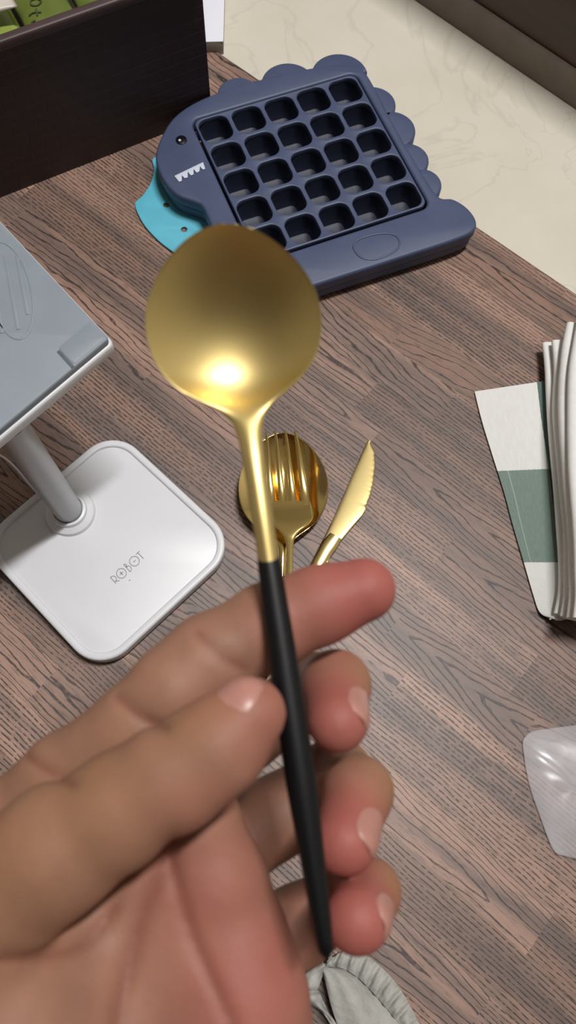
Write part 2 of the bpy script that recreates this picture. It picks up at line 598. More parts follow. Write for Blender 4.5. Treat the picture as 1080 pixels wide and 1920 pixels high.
# white carton behind the box
carton_m = simple('white_card', lin(226, 226, 236), 0.55)
side_shade_m = simple('card_side_shade', lin(150, 142, 134), 0.6)  # white card again, shade of the side faces put into the colour
KH = 0.0085
K0 = fl(418, 77, KH)
kx = fl(380, 78, KH) - K0; kx.z = 0; kx.normalize()
ky = fl(420, 0, KH) - K0; ky.z = 0; ky.normalize()
ct = thing('white_carton', 'flat white carton with sides toned grey as shade lying on the pale floor behind the brown box', 'carton', K0 - Vector((0, 0, KH + .002)))
k0 = K0 - Vector((0, 0, KH + 0.0018))
bev_box('body', k0, kx * 0.026, ky * 0.11, (0, 0, KH + 0.0010), 0.0003, side_shade_m, ct)
bev_box('lid', k0 + Vector((0, 0, KH + 0.0012)) - kx * 0.0003 - ky * 0.0003, kx * 0.0266, ky * 0.1106, (0, 0, 0.0007), 0.0002, carton_m, ct)

# ------------------------------------------------------------------ ice tray shaped like a round-headed animal
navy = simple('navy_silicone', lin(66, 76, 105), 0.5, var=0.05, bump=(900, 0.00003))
navy_shade = simple('navy_well_shade', lin(33, 38, 57), 0.55, bump=(900, 0.00003))  # same silicone, darkened to paint in the shade inside the cells
ZT = 0.019
G = [fl(p[0], p[1], ZT) for p in ((362, 222), (673, 139), (803, 382), (472, 498))]
gc = sum(G, Vector()) / 4
gu = ((G[1] - G[0]) + (G[2] - G[3])).normalized()
gv = Vector((gu.y, -gu.x, 0))
if gv.y > 0:
    gv = -gv                                                 # towards the camera
GS = ((G[1] - G[0]).length + (G[2] - G[3]).length + (G[3] - G[0]).length + (G[2] - G[1]).length) / 4
body_px = [(292, 300), (296, 270), (318, 228), (351, 199), (401, 175), (460, 155), (540, 135), (610, 122), (664, 120), (682, 130),
           (704, 165), (740, 235), (778, 300), (812, 355), (828, 370), (850, 372), (876, 388), (893, 412), (888, 432),
           (850, 450), (740, 486), (600, 531), (510, 560), (468, 572), (446, 556), (424, 500), (398, 430), (380, 388), (366, 378), (330, 364), (304, 334)]
body_xy = [(p.x, p.y) for p in (fl(a, b, ZT) for a, b in body_px)]
body_lp = smooth_loop(body_xy, 5)
cen = np.mean(np.array(body_lp), axis=0)
def grow(lp, d):
    """offset a closed counter- or clockwise loop outwards by d"""
    L = np.array(lp); out = []
    ar = 0.5 * np.sum(L[:, 0] * np.roll(L[:, 1], -1) - np.roll(L[:, 0], -1) * L[:, 1])
    sg = 1 if ar > 0 else -1
    for i in range(len(L)):
        t = L[(i + 1) % len(L)] - L[i - 1]
        n = np.array([t[1], -t[0]]) / (np.linalg.norm(t) + 1e-12) * sg
        out.append(L[i] + n * d)
    return out
def gp(a, b):
    p = gc + gu * a + gv * b
    return (p.x, p.y)
hs = GS / 2
tray = thing('ice_tray', 'navy blue animal shaped silicone ice cube tray with twenty five cells', 'ice tray', (gc.x, gc.y, 0.004))
hole = rounded_quad([gp(-hs, -hs), gp(hs, -hs), gp(hs, hs), gp(-hs, hs)], 0.006)
plate('body', [body_lp, hole], 0.0105, ZT, 0.0018, navy, tray)
lower = plate('lower_shell', [grow(body_lp, -0.0012), hole], 0.0022, 0.0100, 0.0012, navy, tray)
# grid frame sits a little lower inside a groove
hs2 = hs - 0.0013
CELLS = 5
pitch = 2 * hs2 / CELLS
holes = []
for i in range(CELLS):
    for j in range(CELLS):
        x0, y0 = -hs2 + i * pitch, -hs2 + j * pitch
        g = pitch * 0.065
        holes.append(rounded_quad([gp(x0 + g, y0 + g), gp(x0 + pitch - g, y0 + g), gp(x0 + pitch - g, y0 + pitch - g), gp(x0 + g, y0 + pitch - g)], pitch * 0.26, 5))
frame_o = rounded_quad([gp(-hs2, -hs2), gp(hs2, -hs2), gp(hs2, hs2), gp(-hs2, hs2)], 0.005)
plate('grid_frame', [frame_o] + holes, 0.0155, ZT + 0.0006, 0.0007, navy, tray, 1)
# the open cells: tapering cups
cup_me = None
for i in range(CELLS):
    for j in range(CELLS):
        x0, y0 = -hs2 + (i + .5) * pitch, -hs2 + (j + .5) * pitch
        cx, cy = gp(x0, y0)
        if cup_me is None:
            rings = []
            for k, (f, z) in enumerate(((0.895, ZT - 0.0005), (0.87, 0.0160), (0.80, 0.0080), (0.66, 0.0040), (0.44, 0.0030))):
                h = pitch * f / 2
                q = [gu * a + gv * b for a, b in ((-h, -h), (h, -h), (h, h), (-h, h))]
                rq = rounded_quad([(p.x, p.y) for p in q], h * 0.45, 5)
                rings.append([(a, b, z) for a, b in rq])
            V, Fc = loft(rings, cap=False)
            n = len(rings[0]); b = (len(rings) - 1) * n
            Fc.append(tuple(range(b, b + n)))
            cup_me = bpy.data.meshes.new('cell')
            cup_me.from_pydata(V, [], Fc)
            bm = bmesh.new(); bm.from_mesh(cup_me); bmesh.ops.recalc_face_normals(bm, faces=bm.faces)
            bm.to_mesh(cup_me); bm.free()
        o = link_mesh('cell', cup_me, navy_shade, tray, True, 40)
        o.matrix_parent_inverse = Matrix.Identity(4)
        o.location = (cx - tray.location.x, cy - tray.location.y, -tray.location.z)
# scalloped back plates
for (px, py, rr) in ((448, 177, 40), (541, 158, 51), (637, 142, 53), (700, 196, 42), (735, 244, 44), (766, 300, 38), (792, 346, 36)):
    c = fl(px, py, 0.015)
    rad = (fl(px + rr, py, 0.015) - fl(px - rr, py, 0.015)).length / 2
    lp = []
    for k in range(48):
        q = Vector((c.x + rad * math.cos(2 * math.pi * k / 48), c.y + rad * math.sin(2 * math.pi * k / 48), 0)) - gc
        a_, b_ = q.x * gu.x + q.y * gu.y, q.x * gv.x + q.y * gv.y
        lim = hs + 0.0012
        if px > 660:
            a_ = max(a_, lim)
        else:
            b_ = min(b_, -lim)
        lp.append(gp(a_, b_))
    plate('back_scallop', [lp], 0.0060, 0.0160, 0.0016, navy, tray)
# eye with a white glint, teeth, oval tab
eye_m = simple('black_eye', lin(14, 15, 22), 0.25)
white_m = simple('white_print', lin(198, 204, 220), 0.5)
ec = fl(340, 263, ZT)
er = 0.0036
V, Fc = loft(lathe_rings(ec.x, ec.y, ((er, ZT + 0.0001), (er * 0.96, ZT + 0.0005), (er * 0.6, ZT + 0.0009), (er * 0.1, ZT + 0.0010)), 24))
eye = pydata('eye', V, Fc, eye_m, tray)
gl = fl(337, 263, ZT + 0.001)
V, Fc = loft(lathe_rings(gl.x, gl.y, ((0.0009, ZT + 0.0008), (0.0008, ZT + 0.0012), (0.0002, ZT + 0.0013)), 14))
pydata('glint', V, Fc, white_m, eye)
teeth_px = [(327, 331), (381, 305), (385, 318), (380, 319), (375, 313), (374, 322), (369, 325), (363, 318), (363, 328), (358, 330), (352, 323), (352, 334), (346, 335), (341, 330), (341, 340), (336, 342)]
plate('teeth', [[(p.x, p.y) for p in (fl(a, b, ZT) for a, b in teeth_px)]], ZT + 0.0001, ZT + 0.0006, 0.0001, white_m, tray, 1)
oc = [fl(a, b, ZT) for a, b in ((661, 465), (668, 450), (690, 441), (720, 436), (742, 440), (751, 452), (748, 466), (730, 479), (702, 488), (676, 484))]
ol = smooth_loop([(p.x, p.y) for p in oc], 4)
plate('oval_tab_rim', [ol, grow(ol, -0.0012)], ZT - 0.0004, ZT + 0.0006, 0.0004, navy, tray, 1)

# teal sheet with punched holes under the tray's head
teal = simple('teal_silicone', lin(92, 182, 204), 0.5, var=0.05)
tp = [(253, 383), (268, 366), (283, 342), (289, 318), (288, 296), (330, 300), (400, 360), (430, 430), (430, 480), (380, 490), (340, 480), (312, 463), (290, 444), (268, 418)]
tl = smooth_loop([(p.x, p.y) for p in (fl(a, b, 0.0018) for a, b in tp)], 4)
def ring_hole(px, py, r):
    c = fl(px, py, 0.0018)
    return [(c.x + r * math.cos(2 * math.pi * k / 20), c.y + r * math.sin(2 * math.pi * k / 20)) for k in range(20)]
ts = plate('teal_pad', [tl, ring_hole(312, 384, 0.0020), ring_hole(345, 430, 0.0020)], 0.0003, 0.0019, 0.0003, teal)
tag(ts, 'flat teal blue pad with small punched holes sticking out under the ice tray', 'pad')

# ------------------------------------------------------------------ white desk lamp
lamp_w = simple('white_lamp_plastic', lin(212, 213, 217), 0.38, var=0.01)
lamp_g = simple('grey_lamp_shell', lin(130, 139, 148), 0.5, var=0.03, bump=(700, 0.00002))
post_m = simple('satin_grey_post', lin(176, 178, 182), 0.36, metal=0.15)
print_m = simple('grey_print', lin(150, 152, 156), 0.6)
notch_m = simple('dark_notch', lin(88, 94, 102), 0.6)
ZB = 0.0095
bc = [fl(a, b, ZB) for a, b in ((213, 801), (450.5, 1020.7), (184.9, 1267.5), (-45.7, 1017.9))]
bcen = sum(bc, Vector()) / 4
lamp = thing('desk_lamp', 'white desk lamp with a square dished base and grey flat head', 'lamp', (bcen.x, bcen.y, 0))
b2 = [(p.x, p.y) for p in bc]
outer = rounded_quad(b2, 0.019, 10)
inner = grow(outer, -0.0042)
plate('base', [grow(outer, -0.0006)], 0.0005, ZB - 0.0014, 0.0012, lamp_w, lamp)
plate('base_rim', [outer, inner], 0.0012, ZB, 0.0013, lamp_w, lamp, 3)
# post, collar
pc = fl(131, 960, ZB)
V, Fc = loft(lathe_rings(pc.x, pc.y, ((0.0135, ZB - 0.0013), (0.0128, ZB + 0.0006), (0.0098, ZB + 0.0022), (0.0092, ZB + 0.0042), (0.0080, ZB + 0.0046), (0.0078, ZB + 0.003)), 48))
pydata('collar', V, Fc, lamp_w, lamp)
ZH = 0.122
V, Fc = loft(lathe_rings(pc.x, pc.y, ((0.0074, ZB + 0.003), (0.0074, ZH * 0.5), (0.0074, ZH - 0.001)), 40))
pydata('post', V, Fc, post_m, lamp)
# head: flat box, grey shell on a white diffuser edge
hA = fl(212, 634, ZH + 0.010)                    # near corner
hfd = (fl(0, 812, ZH + 0.010) - hA); hfd.z = 0; hfd.normalize()     # front edge, to the left
hrd = (fl(0, 408, ZH + 0.010) - hA); hrd.z = 0; hrd.normalize()     # right edge, away
def hp(a, b):
    p = hA + hfd * a + hrd * b
    return (p.x, p.y)
HL, HW = 0.115, 0.12
h_lp = rounded_quad([hp(0, 0), hp(HL, 0), hp(HL, HW), hp(0, HW)], 0.003, 5)
plate('head_diffuser', [h_lp], ZH, ZH + 0.0062, 0.0012, lamp_w, lamp)
plate('head_shell', [grow(h_lp, -0.0012)], ZH + 0.0062, ZH + 0.010, 0.0010, lamp_g, lamp)
plate('head_clip', [rounded_quad([hp(0.0022, 0.0022), hp(0.0195, 0.0022), hp(0.0195, 0.0125), hp(0.0022, 0.0125)], 0.001, 3)], ZH + 0.0098, ZH + 0.0102, 0.0001, lamp_g, lamp, 1)
plate('notch', [rounded_quad([hp(0.0197, 0.0015), hp(0.0212, 0.0015), hp(0.0212, 0.0115), hp(0.0197, 0.0115)], 0.0004, 3)], ZH + 0.0098, ZH + 0.0102, 0.0001, notch_m, lamp, 1)
# embossed oval with upright bars on the shell
zE = ZH + 0.010
ocn = fl(18, 545, zE)
ov = []
for k in range(40):
    a = 2 * math.pi * k / 40
    q = fl(18 + 46 * math.cos(a) + 10 * math.sin(a), 545 + 92 * math.sin(a) + 14 * math.cos(a), zE)
    ov.append((q.x, q.y))
plate('embossed_ring', [ov, grow(ov, -0.0011)], zE - 0.0003, zE + 0.0003, 0.0003, lamp_g, lamp, 1)
for (x0, y0, x1, y1) in ((-14, 500, 4, 625), (10, 480, 34, 618), (32, 480, 52, 590)):
    a, b = fl(x0, y0, zE), fl(x1, y1, zE)
    d = (b - a).normalized(); nn = Vector((-d.y, d.x, 0)) * 0.0008
    plate('embossed_bar', [[(p.x, p.y) for p in (a + nn, a - nn, b - nn, b + nn)]], zE - 0.0003, zE + 0.0003, 0.0002, lamp_g, lamp, 1)
# thin white cord on the far left of the post
cpath = smooth_path([fl(-30, 850, 0.06), fl(0, 854, 0.05), fl(28, 876, 0.035), fl(52, 905, 0.020), fl(72, 928, ZB)], 5)
V, Fc = loft(tube_rings(cpath, 0.0006, 8))
pydata('cord', V, Fc, lamp_w, lamp)
# printed word
LP = lambda x, y: fl(180 + x / 9.0, 980 + y / 9.0, ZB - 0.0014)
nz_ = Vector((0, 0, 1))
def circ(cx, cy, r, n=28, a0=0, a1=2 * math.pi):
    return [LP(cx + r * math.cos(a0 + (a1 - a0) * k / n), cy + r * math.sin(a0 + (a1 - a0) * k / n)) for k in range(n + 1)]
strokes = [
    ([LP(245, 925), LP(340, 1025)], nz_),
    ([LP(245, 925), LP(270, 905), LP(300, 900), LP(330, 915), LP(348, 945), LP(345, 975), LP(318, 1000)], nz_),
    ([LP(340, 975), LP(360, 990), LP(398, 972)], nz_),
    (circ(430, 855, 82), nz_), ([LP(402, 882), LP(458, 828)], nz_), ([LP(405, 828), LP(455, 882)], nz_),
    ([LP(470, 708), LP(575, 825)], nz_),
    ([LP(470, 708), LP(495, 698), LP(515, 712), LP(520, 735), LP(505, 752)], nz_),
    ([LP(515, 748), LP(550, 728), LP(585, 745), LP(600, 780), LP(592, 812), LP(572, 825)], nz_),
    (circ(650, 650, 82), nz_), ([LP(630, 668), LP(672, 630)], nz_),
    ([LP(675, 535), LP(735, 480)], nz_), ([LP(706, 508), LP(805, 610)], nz_),
    ([LP(556, 978), LP(584, 964)], nz_)]
text_strokes('lettering', strokes, 0.00042, print_m, lamp)

# ------------------------------------------------------------------ cutlery
def gold(name, rough, col=(0.72, 0.57, 0.24, 1), brushed=0.0):
    s = NT(name)
    s.set(Base_Color=col, Metallic=1.0, Roughness=rough)
    if brushed:
        co = s.coord()
        mp = s.n('ShaderNodeMapping', {'Vector': co, 'Scale': (220, 2600, 900)})
        s.bump(s.noise(mp, 1.0, 2), 0.00001 * brushed)
    return s.m


gold_matte = gold('brushed_gold_matte', 0.42, (0.68, 0.53, 0.22, 1))
gold_shine = gold('polished_gold', 0.14, (0.76, 0.57, 0.23, 1))
gold_knife = gold('brushed_gold_knife', 0.24, (0.74, 0.59, 0.27, 1))
black_h = simple('black_coated_handle', lin(9, 9, 11), 0.45, spec=0.28)


def cutlery_frame(tip, end, face):
    """axes: y from handle end to tip, z towards the face side"""
    tip, end, face = Vector(tip), Vector(end), Vector(face)
    y = (tip - end).normalized()
    z = (face - y * face.dot(y)).normalized()
    x = y.cross(z)
    return tip, x, y, z, (tip - end).length


def interp(tab, s):
    for a, b in zip(tab, tab[1:]):
        if s <= b[0]:
            t = (s - a[0]) / (b[0] - a[0] + 1e-12)
            t = max(0, min(1, t)); t = t * t * (3 - 2 * t) if len(a) > 5 else t
            return [a[k] + (b[k] - a[k]) * t for k in range(1, len(a))]
    return list(tab[-1][1:])


def catmull_tab(tab, s):
    n = len(tab)
    for i in range(n - 1):
        if s <= tab[i + 1][0] or i == n - 2:
            x0, x1 = tab[i][0], tab[i + 1][0]
            t = max(0.0, min(1.0, (s - x0) / (x1 - x0)))
            out = []
            for k in range(1, len(tab[0])):
                p1, p2 = tab[i][k], tab[i + 1][k]
                m1 = (tab[i + 1][k] - tab[i - 1][k]) / (tab[i + 1][0] - tab[i - 1][0]) if i > 0 else (p2 - p1) / (x1 - x0)
                m2 = (tab[i + 2][k] - tab[i][k]) / (tab[i + 2][0] - tab[i][0]) if i + 2 < n else (p2 - p1) / (x1 - x0)
                h = x1 - x0
                out.append((2 * t**3 - 3 * t**2 + 1) * p1 + (t**3 - 2 * t**2 + t) * h * m1 + (-2 * t**3 + 3 * t**2) * p2 + (t**3 - t**2) * h * m2)
            return out


def swept(name, frame, tab, n_s, mat, parent, n_a=40, s0=None, s1=None, dense=None):
    """rows: s from the tip, half width, dish depth, half thickness, spine height, superellipse power"""
    o, X, Y, Z, L = frame
    s0 = tab[0][0] if s0 is None else s0
    s1 = tab[-1][0] if s1 is None else s1
    rings = []
    for i in range(n_s + 1):
        f = i / n_s
        s = s0 + (s1 - s0) * (dense(f) if dense else f)
        w, dep, h, sp, q = catmull_tab(tab, s)
        w = max(w, 1e-5); h = max(h, 1e-5)
        ring = []
        for k in range(n_a):
            a = 2 * math.pi * k / n_a
            sa, ca = math.sin(a), math.cos(a)
            z = sp - dep * sa * sa + h * math.copysign(abs(sa) ** q, sa)
            ring.append(o - Y * s + X * (w * ca) + Z * z)
        rings.append(ring)
    V, Fc = loft(rings)
    return pydata(name, V, Fc, mat, parent, True, 60)


def bowl_rows(a, b, dep, th):
    """round spoon bowl rows: length a, half width b"""
    rows = []
    for i in range(13):
        f = i / 12
        s = a * (1 - math.cos(f * math.pi * 0.80)) / 2 / 0.9045
        rows.append(s)
    return rows


def spoon(name, label, tip, end, face, kind, L_bowl, HWID, handle_rows, gm, dep=0.0085, neck=0.0034, group=None, neck_bump=0.0022, tilt=0.0):
    fr = cutlery_frame(tip, end, face)
    L = fr[4]
    root = thing(name, label, 'spoon', Vector(end))
    prof = ((0.0, 0.0), (0.012, 0.185), (0.05, 0.385), (0.12, 0.59), (0.22, 0.79), (0.34, 0.935), (0.46, 1.0), (0.58, 0.995), (0.70, 0.92), (0.80, 0.77), (0.89, 0.53), (0.95, 0.335))
    tab = []
    for f, wd in prof:
        d = dep * max(0.0, 1 - ((f - 0.46) / (0.46 if f < 0.46 else 0.52)) ** 2) ** 0.85 if 0.0 < f < 0.98 else 0.0
        tab.append((f * L_bowl, max(HWID * wd, 1e-5), d, 0.0008 + 0.0007 * max(0, f - 0.75) * 4, tilt * (1 - f) * L_bowl, 0.35 + 0.5 * max(0, f - 0.8) * 4))
    nk0 = L_bowl
    hand0 = handle_rows[0][0]
    tab += [(nk0 + 0.002, neck * 1.35, 0.0, 0.0016, 0.0006, 0.8), (nk0 + (hand0 - nk0) * 0.35, neck * 1.0, 0, 0.0019, neck_bump, 1.0),
            (nk0 + (hand0 - nk0) * 0.7, neck * 0.92, 0, 0.0020, neck_bump * 0.9, 1.0), (hand0 + 0.002, neck * 0.88, 0, 0.0021, 0.0003, 1.0)]
    swept('bowl', fr, tab, 96, gm, root, 56, dense=lambda f: f ** 1.35)
    swept('handle', fr, handle_rows, 40, black_h, root, 28)
    return root, fr


# the spoon held up in the hand
hs_tip, hs_end = cp(422, 494, 0.184), cp(614, 1802, 0.160)
Lh = (hs_tip - hs_end).length
def s_at(py):
    """distance from the tip where the held spoon passes photograph row py"""
    lo, hi = 0.0, 1.0
    for _ in range(40):
        mid = (lo + hi) / 2
        p = np.array(hs_tip.lerp(hs_end, mid)) - EYE
        y = 960 - FPX * (p @ UPV) / (p @ FWD)
        if y < py: lo = mid
        else: hi = mid
    return lo * Lh
def mpp(py):
    p = np.array(hs_tip.lerp(hs_end, s_at(py) / Lh)) - EYE
    return (p @ FWD) / FPX
hr = [(s_at(y), w_ * mpp(y), 0, t_ * mpp(y), 0, 1.0) for y, w_, t_ in ((1040, 20, 20), (1046, 21.5, 21), (1120, 24, 22), (1250, 27, 24), (1380, 29, 26), (1480, 29, 26), (1600, 24, 23), (1720, 19, 19), (1786, 14, 14), (1797, 10, 10), (1802, 2, 2))]
face_dir = Vector(EYE) - (hs_tip + hs_end) / 2
held, held_fr = spoon('spoon', 'matte gold spoon with a black handle held up in the hand', hs_tip, hs_end, face_dir, 0, s_at(778), 156 * mpp(590), hr, gold_matte, dep=0.0092, neck=21.5 * mpp(860), neck_bump=0.0016, tilt=0.47)

# the second spoon, lying on the mat
sp_tip, sp_end = fl(533, 812, 0.012), fl(524, 1395, 0.006)
PX = (fl(610, 905, 0.008) - fl(444, 905, 0.008)).length / 2
LB = (fl(540, 1012, 0.008) - fl(533, 812, 0.008)).length
LL = (sp_tip - sp_end).length
hr2 = [(LB + 0.018 + k * (LL - LB - 0.018), a, 0, b, 0, 1.0) for k, a, b in ((0, .0026, .0024), (.03, .0028, .0025), (.5, .0035, .003), (.9, .0026, .0024), (.98, .0018, .0016), (1, .0004, .0004))]
spoon('spoon', 'shiny gold spoon lying on the mat under the fork', sp_tip, sp_end, (0, 0, 1), 1, LB, PX, hr2, gold_shine, dep=0.0085, neck=0.0027, neck_bump=0.0010)

# fork on top of the lying spoon
fk_tip, fk_end = fl(524, 808, 0.0155), fl(536, 1400, 0.014)
ffr = cutlery_frame(fk_tip, fk_end, (0, 0, 1))
fork = thing('fork', 'shiny gold fork with four tines lying over the gold spoon', 'fork', fk_end)
PM = 0.42 / 1500 * 0.97
def fpt(px, py, z):
    return fl(px, py, z)
def zs(py):
    if py < 925:
        return 0.0125 + 0.0095 * ((925 - py) / 117.0) ** 1.6
    if py < 1010:
        return 0.0125 + 0.0040 * (1 - math.cos(math.pi * (py - 925) / 85.0)) / 2
    return 0.0165 + 0.000027 * (py - 1010)
def strip_loft(name, rows, mat, parent, th, n=18, q=0.7):
    """rows of (left point, right point) lofted to a thin rounded bar"""
    rings = []
    for a, b in rows:
        a, b = Vector(a), Vector(b)
        c = (a + b) / 2; hx = (b - a) / 2
        rings.append([c + hx * math.cos(2 * math.pi * k / n) + Vector((0, 0, th * math.copysign(abs(math.sin(2 * math.pi * k / n)) ** q, math.sin(2 * math.pi * k / n)))) for k in range(n)])
    V, Fc = loft(rings)
    return pydata(name, V, Fc, mat, parent, True, 60)
rows = []
for py, xl, xr in smooth_path([(940, 501, 583), (955, 503, 587), (972, 505, 587), (985, 513, 577), (996, 524, 562), (1008, 533, 553), (1025, 536.5, 550), (1050, 537.5, 549.5), (1100, 536, 549)], 4):
    rows.append((fpt(xl, py, zs(py)), fpt(xr, py, zs(py))))
strip_loft('fork_neck', rows, gold_shine, fork, 0.0008, 24, 0.5)
for (xt, xb, wt, wb) in ((499, 509, 2.2, 7.6), (516, 530, 2.4, 7.2), (535, 550, 2.4, 7.2), (553, 574, 2.6, 8.6)):
    rows = []
    for k in range(15):
        f = k / 14
        py = 808 + (946 - 808) * f
        x = xt + (xb - xt) * f ** 0.9
        wd = wt + (wb - wt) * f ** 0.8
        if k == 0: wd *= 0.5
        rows.append((fpt(x - wd, py, zs(py)), fpt(x + wd, py, zs(py))))
    strip_loft('tine', rows, gold_shine, fork, 0.0008, 14, 0.7)
rows = []
for py, x, wd in smooth_path([(1098, 542, 7), (1102, 542, 8), (1150, 540, 9.5), (1250, 538, 10.5), (1340, 536, 9), (1390, 535, 6), (1400, 535, 1)], 4):
    rows.append((fpt(x - wd, py, zs(py) - 0.0005), fpt(x + wd, py, zs(py) - 0.0005)))
strip_loft('handle', rows, black_h, fork, 0.0024, 20, 1.0)

# knife beside them
kn = thing('knife', 'gold table knife with a serrated edge lying on the mat right of the fork', 'knife', fl(600, 1047))
lf = [(689, 828), (676, 856), (660, 892), (644, 930), (630, 962), (612, 1000), (600, 1022), (588, 1050)]
rt = [(694, 832), (702, 846), (703.5, 872), (700, 905), (694, 930), (687.5, 946)]
ser = []
for i in range(len(rt) - 2):
    a, b = np.array(rt[i + 1], float), np.array(rt[i + 2], float)
    for k in range(6):
        ser.append(a + (b - a) * (k / 6) + np.array([0.9 * (k % 2), 0]))
right = [rt[0]] + [tuple(p) for p in ser] + [(686, 948), (687.5, 953), (680, 966), (660, 989), (640, 1014), (628, 1030), (617, 1052)]
k_t, k_b = np.array([694.0, 828.0]), np.array([602.0, 1051.0])
k_n = (k_b - k_t) / np.linalg.norm(k_b - k_t)
k_side = np.array([-k_n[1], k_n[0]])
def edge_at(path, f):
    """offset of a blade edge from the blade axis at fraction f of its length"""
    q = [((np.array(p) - k_t) @ k_n, (np.array(p) - k_t) @ k_side) for p in path]
    x = f * np.linalg.norm(k_b - k_t)
    return float(np.interp(x, [a for a, b in q], [b for a, b in q]))
rows = []
for k in range(111):
    f = k / 110
    tt = 1 - f
    z = 0.0014 + 0.0046 * (1 - tt) ** 1.25
    o_ = k_t + (k_b - k_t) * f
    rows.append((fl(*(o_ + k_side * edge_at(lf, f)), z), fl(*(o_ + k_side * edge_at(right, f)), z)))
strip_loft('blade', rows, gold_knife, kn, 0.0009, 28, 0.28)
kp = [(605, 1040), (602, 1047), (598, 1054)]
rows = []
for px, py, wd in smooth_path([(586, 1080, 12.5), (583, 1086, 13.5), (570, 1112, 13), (510, 1228, 12.5), (450, 1345, 10), (438, 1368, 6), (434, 1375, 1.5)], 4):
    nx, ny = 0.89, 0.46
    zk = 0.0058 + 0.0100 * min(1, max(0, (py - 1086) / 100))
    rows.append((fl(px - wd * nx, py - wd * ny, zk), fl(px + wd * nx, py + wd * ny, zk)))
strip_loft('handle', rows, black_h, kn, 0.0026, 20, 1.0)
# rounded bolster where blade meets handle
rows = []
for px, py, wd in smooth_path([(630, 1006, 13), (618, 1022, 15), (608, 1038, 14), (584, 1084, 13)], 4):
    nx, ny = 0.87, 0.5
    rows.append((fl(px - wd * nx, py - wd * ny, 0.0058), fl(px + wd * nx, py + wd * ny, 0.0058)))
strip_loft('bolster', rows, gold_knife, kn, 0.0018, 20, 0.9)

# ------------------------------------------------------------------ folded checked cloth on the right
def cloth_material(name, checked):
    s = NT(name)
    uvn = s.coord('UV')
    sep = s.t.nodes.new('ShaderNodeSeparateXYZ'); s.put(sep.inputs[0], uvn)
    U, Vv = sep.outputs[0], sep.outputs[1]
    M = s.math
    wv = M('MULTIPLY', M('SINE', M('MULTIPLY', U, 900.0)), M('SINE', M('MULTIPLY', Vv, 900.0)))
    nz = s.noise(uvn, 26.0, 3)
    c = s.mix(nz, lin(232, 231, 226), lin(246, 246, 244))
    if checked:
        edge = M('MULTIPLY', M('SUBTRACT', s.noise(uvn, 60.0, 2), 0.5), 0.012)
        Ve = M('ADD', Vv, edge)
        g1 = M('MULTIPLY', M('GREATER_THAN', Ve, 0.300), M('LESS_THAN', Ve, 0.615))
        g2 = M('GREATER_THAN', M('ADD', U, edge), 0.80)
        gc1 = s.mix(s.noise(uvn, 40.0, 3), lin(112, 132, 122), lin(140, 158, 148))
        c = s.mix(M('MULTIPLY', g1, 1.0), c, gc1)
        both = M('MULTIPLY', g1, g2)
        c = s.mix(M('MULTIPLY', g2, M('LESS_THAN', Ve, 0.300)), c, lin(96, 118, 110))
        c = s.mix(both, c, lin(70, 90, 82))
        th = M('MULTIPLY', g1, M('LESS_THAN', M('ABSOLUTE', M('SUBTRACT', U, 0.16)), 0.009))
        c = s.mix(M('MULTIPLY', th, 0.5), c, lin(196, 206, 200))
    s.set(Base_Color=c, Roughness=0.85)
    s.b.inputs['Sheen Weight'].default_value = 0.15
    s.bump(M('ADD', wv, M('MULTIPLY', nz, 1.5)), 0.0002, 0.6)
    return s.m


cl_check = cloth_material('white_green_checked_cloth', True)
cl_plain = cloth_material('white_cloth', False)
napkin = thing('folded_napkin', 'folded white cloth napkin with green checks on the mat', 'napkin', fl(1040, 900))


def cloth_grid(name, fn, nu, nv, th, mat, parent):
    """thin sheet fn(u,v)->(point), given thickness th"""
    top = [[Vector(fn(i / nu, j / nv)) for j in range(nv + 1)] for i in range(nu + 1)]
    V, Fc, UV = [], [], []
    for sgn in (0, 1):
        for i in range(nu + 1):
            for j in range(nv + 1):
                a = top[min(i + 1, nu)][j] - top[max(i - 1, 0)][j]
                b = top[i][min(j + 1, nv)] - top[i][max(j - 1, 0)]
                nn = a.cross(b)
                nn = nn.normalized() if nn.length > 1e-12 else Vector((0, 0, 1))
                if nn.z < 0: nn = -nn
                V.append(top[i][j] - nn * th * sgn)
                UV.append((i / nu, j / nv))
    N = (nu + 1) * (nv + 1)
    ix = lambda s_, i, j: s_ * N + i * (nv + 1) + j
    for i in range(nu):
        for j in range(nv):
            Fc.append((ix(0, i, j), ix(0, i + 1, j), ix(0, i + 1, j + 1), ix(0, i, j + 1)))
            Fc.append((ix(1, i, j), ix(1, i, j + 1), ix(1, i + 1, j + 1), ix(1, i + 1, j)))
    for i in range(nu):
        for j in (0, nv):
            Fc.append((ix(0, i, j), ix(0, i + 1, j), ix(1, i + 1, j), ix(1, i, j)))
    for j in range(nv):
        for i in (0, nu):
            Fc.append((ix(0, i, j), ix(0, i, j + 1), ix(1, i, j + 1), ix(1, i, j)))
    me = bpy.data.meshes.new(name)
    me.from_pydata([tuple(v) for v in V], [], Fc)
    uvl = me.uv_layers.new(name='uv')
    for lp in me.loops:
        uvl.data[lp.index].uv = UV[lp.vertex_index]
    bm = bmesh.new(); bm.from_mesh(me); bmesh.ops.recalc_face_normals(bm, faces=bm.faces); bm.to_mesh(me); bm.free()
    return link_mesh(name, me, mat, parent, True, 60)


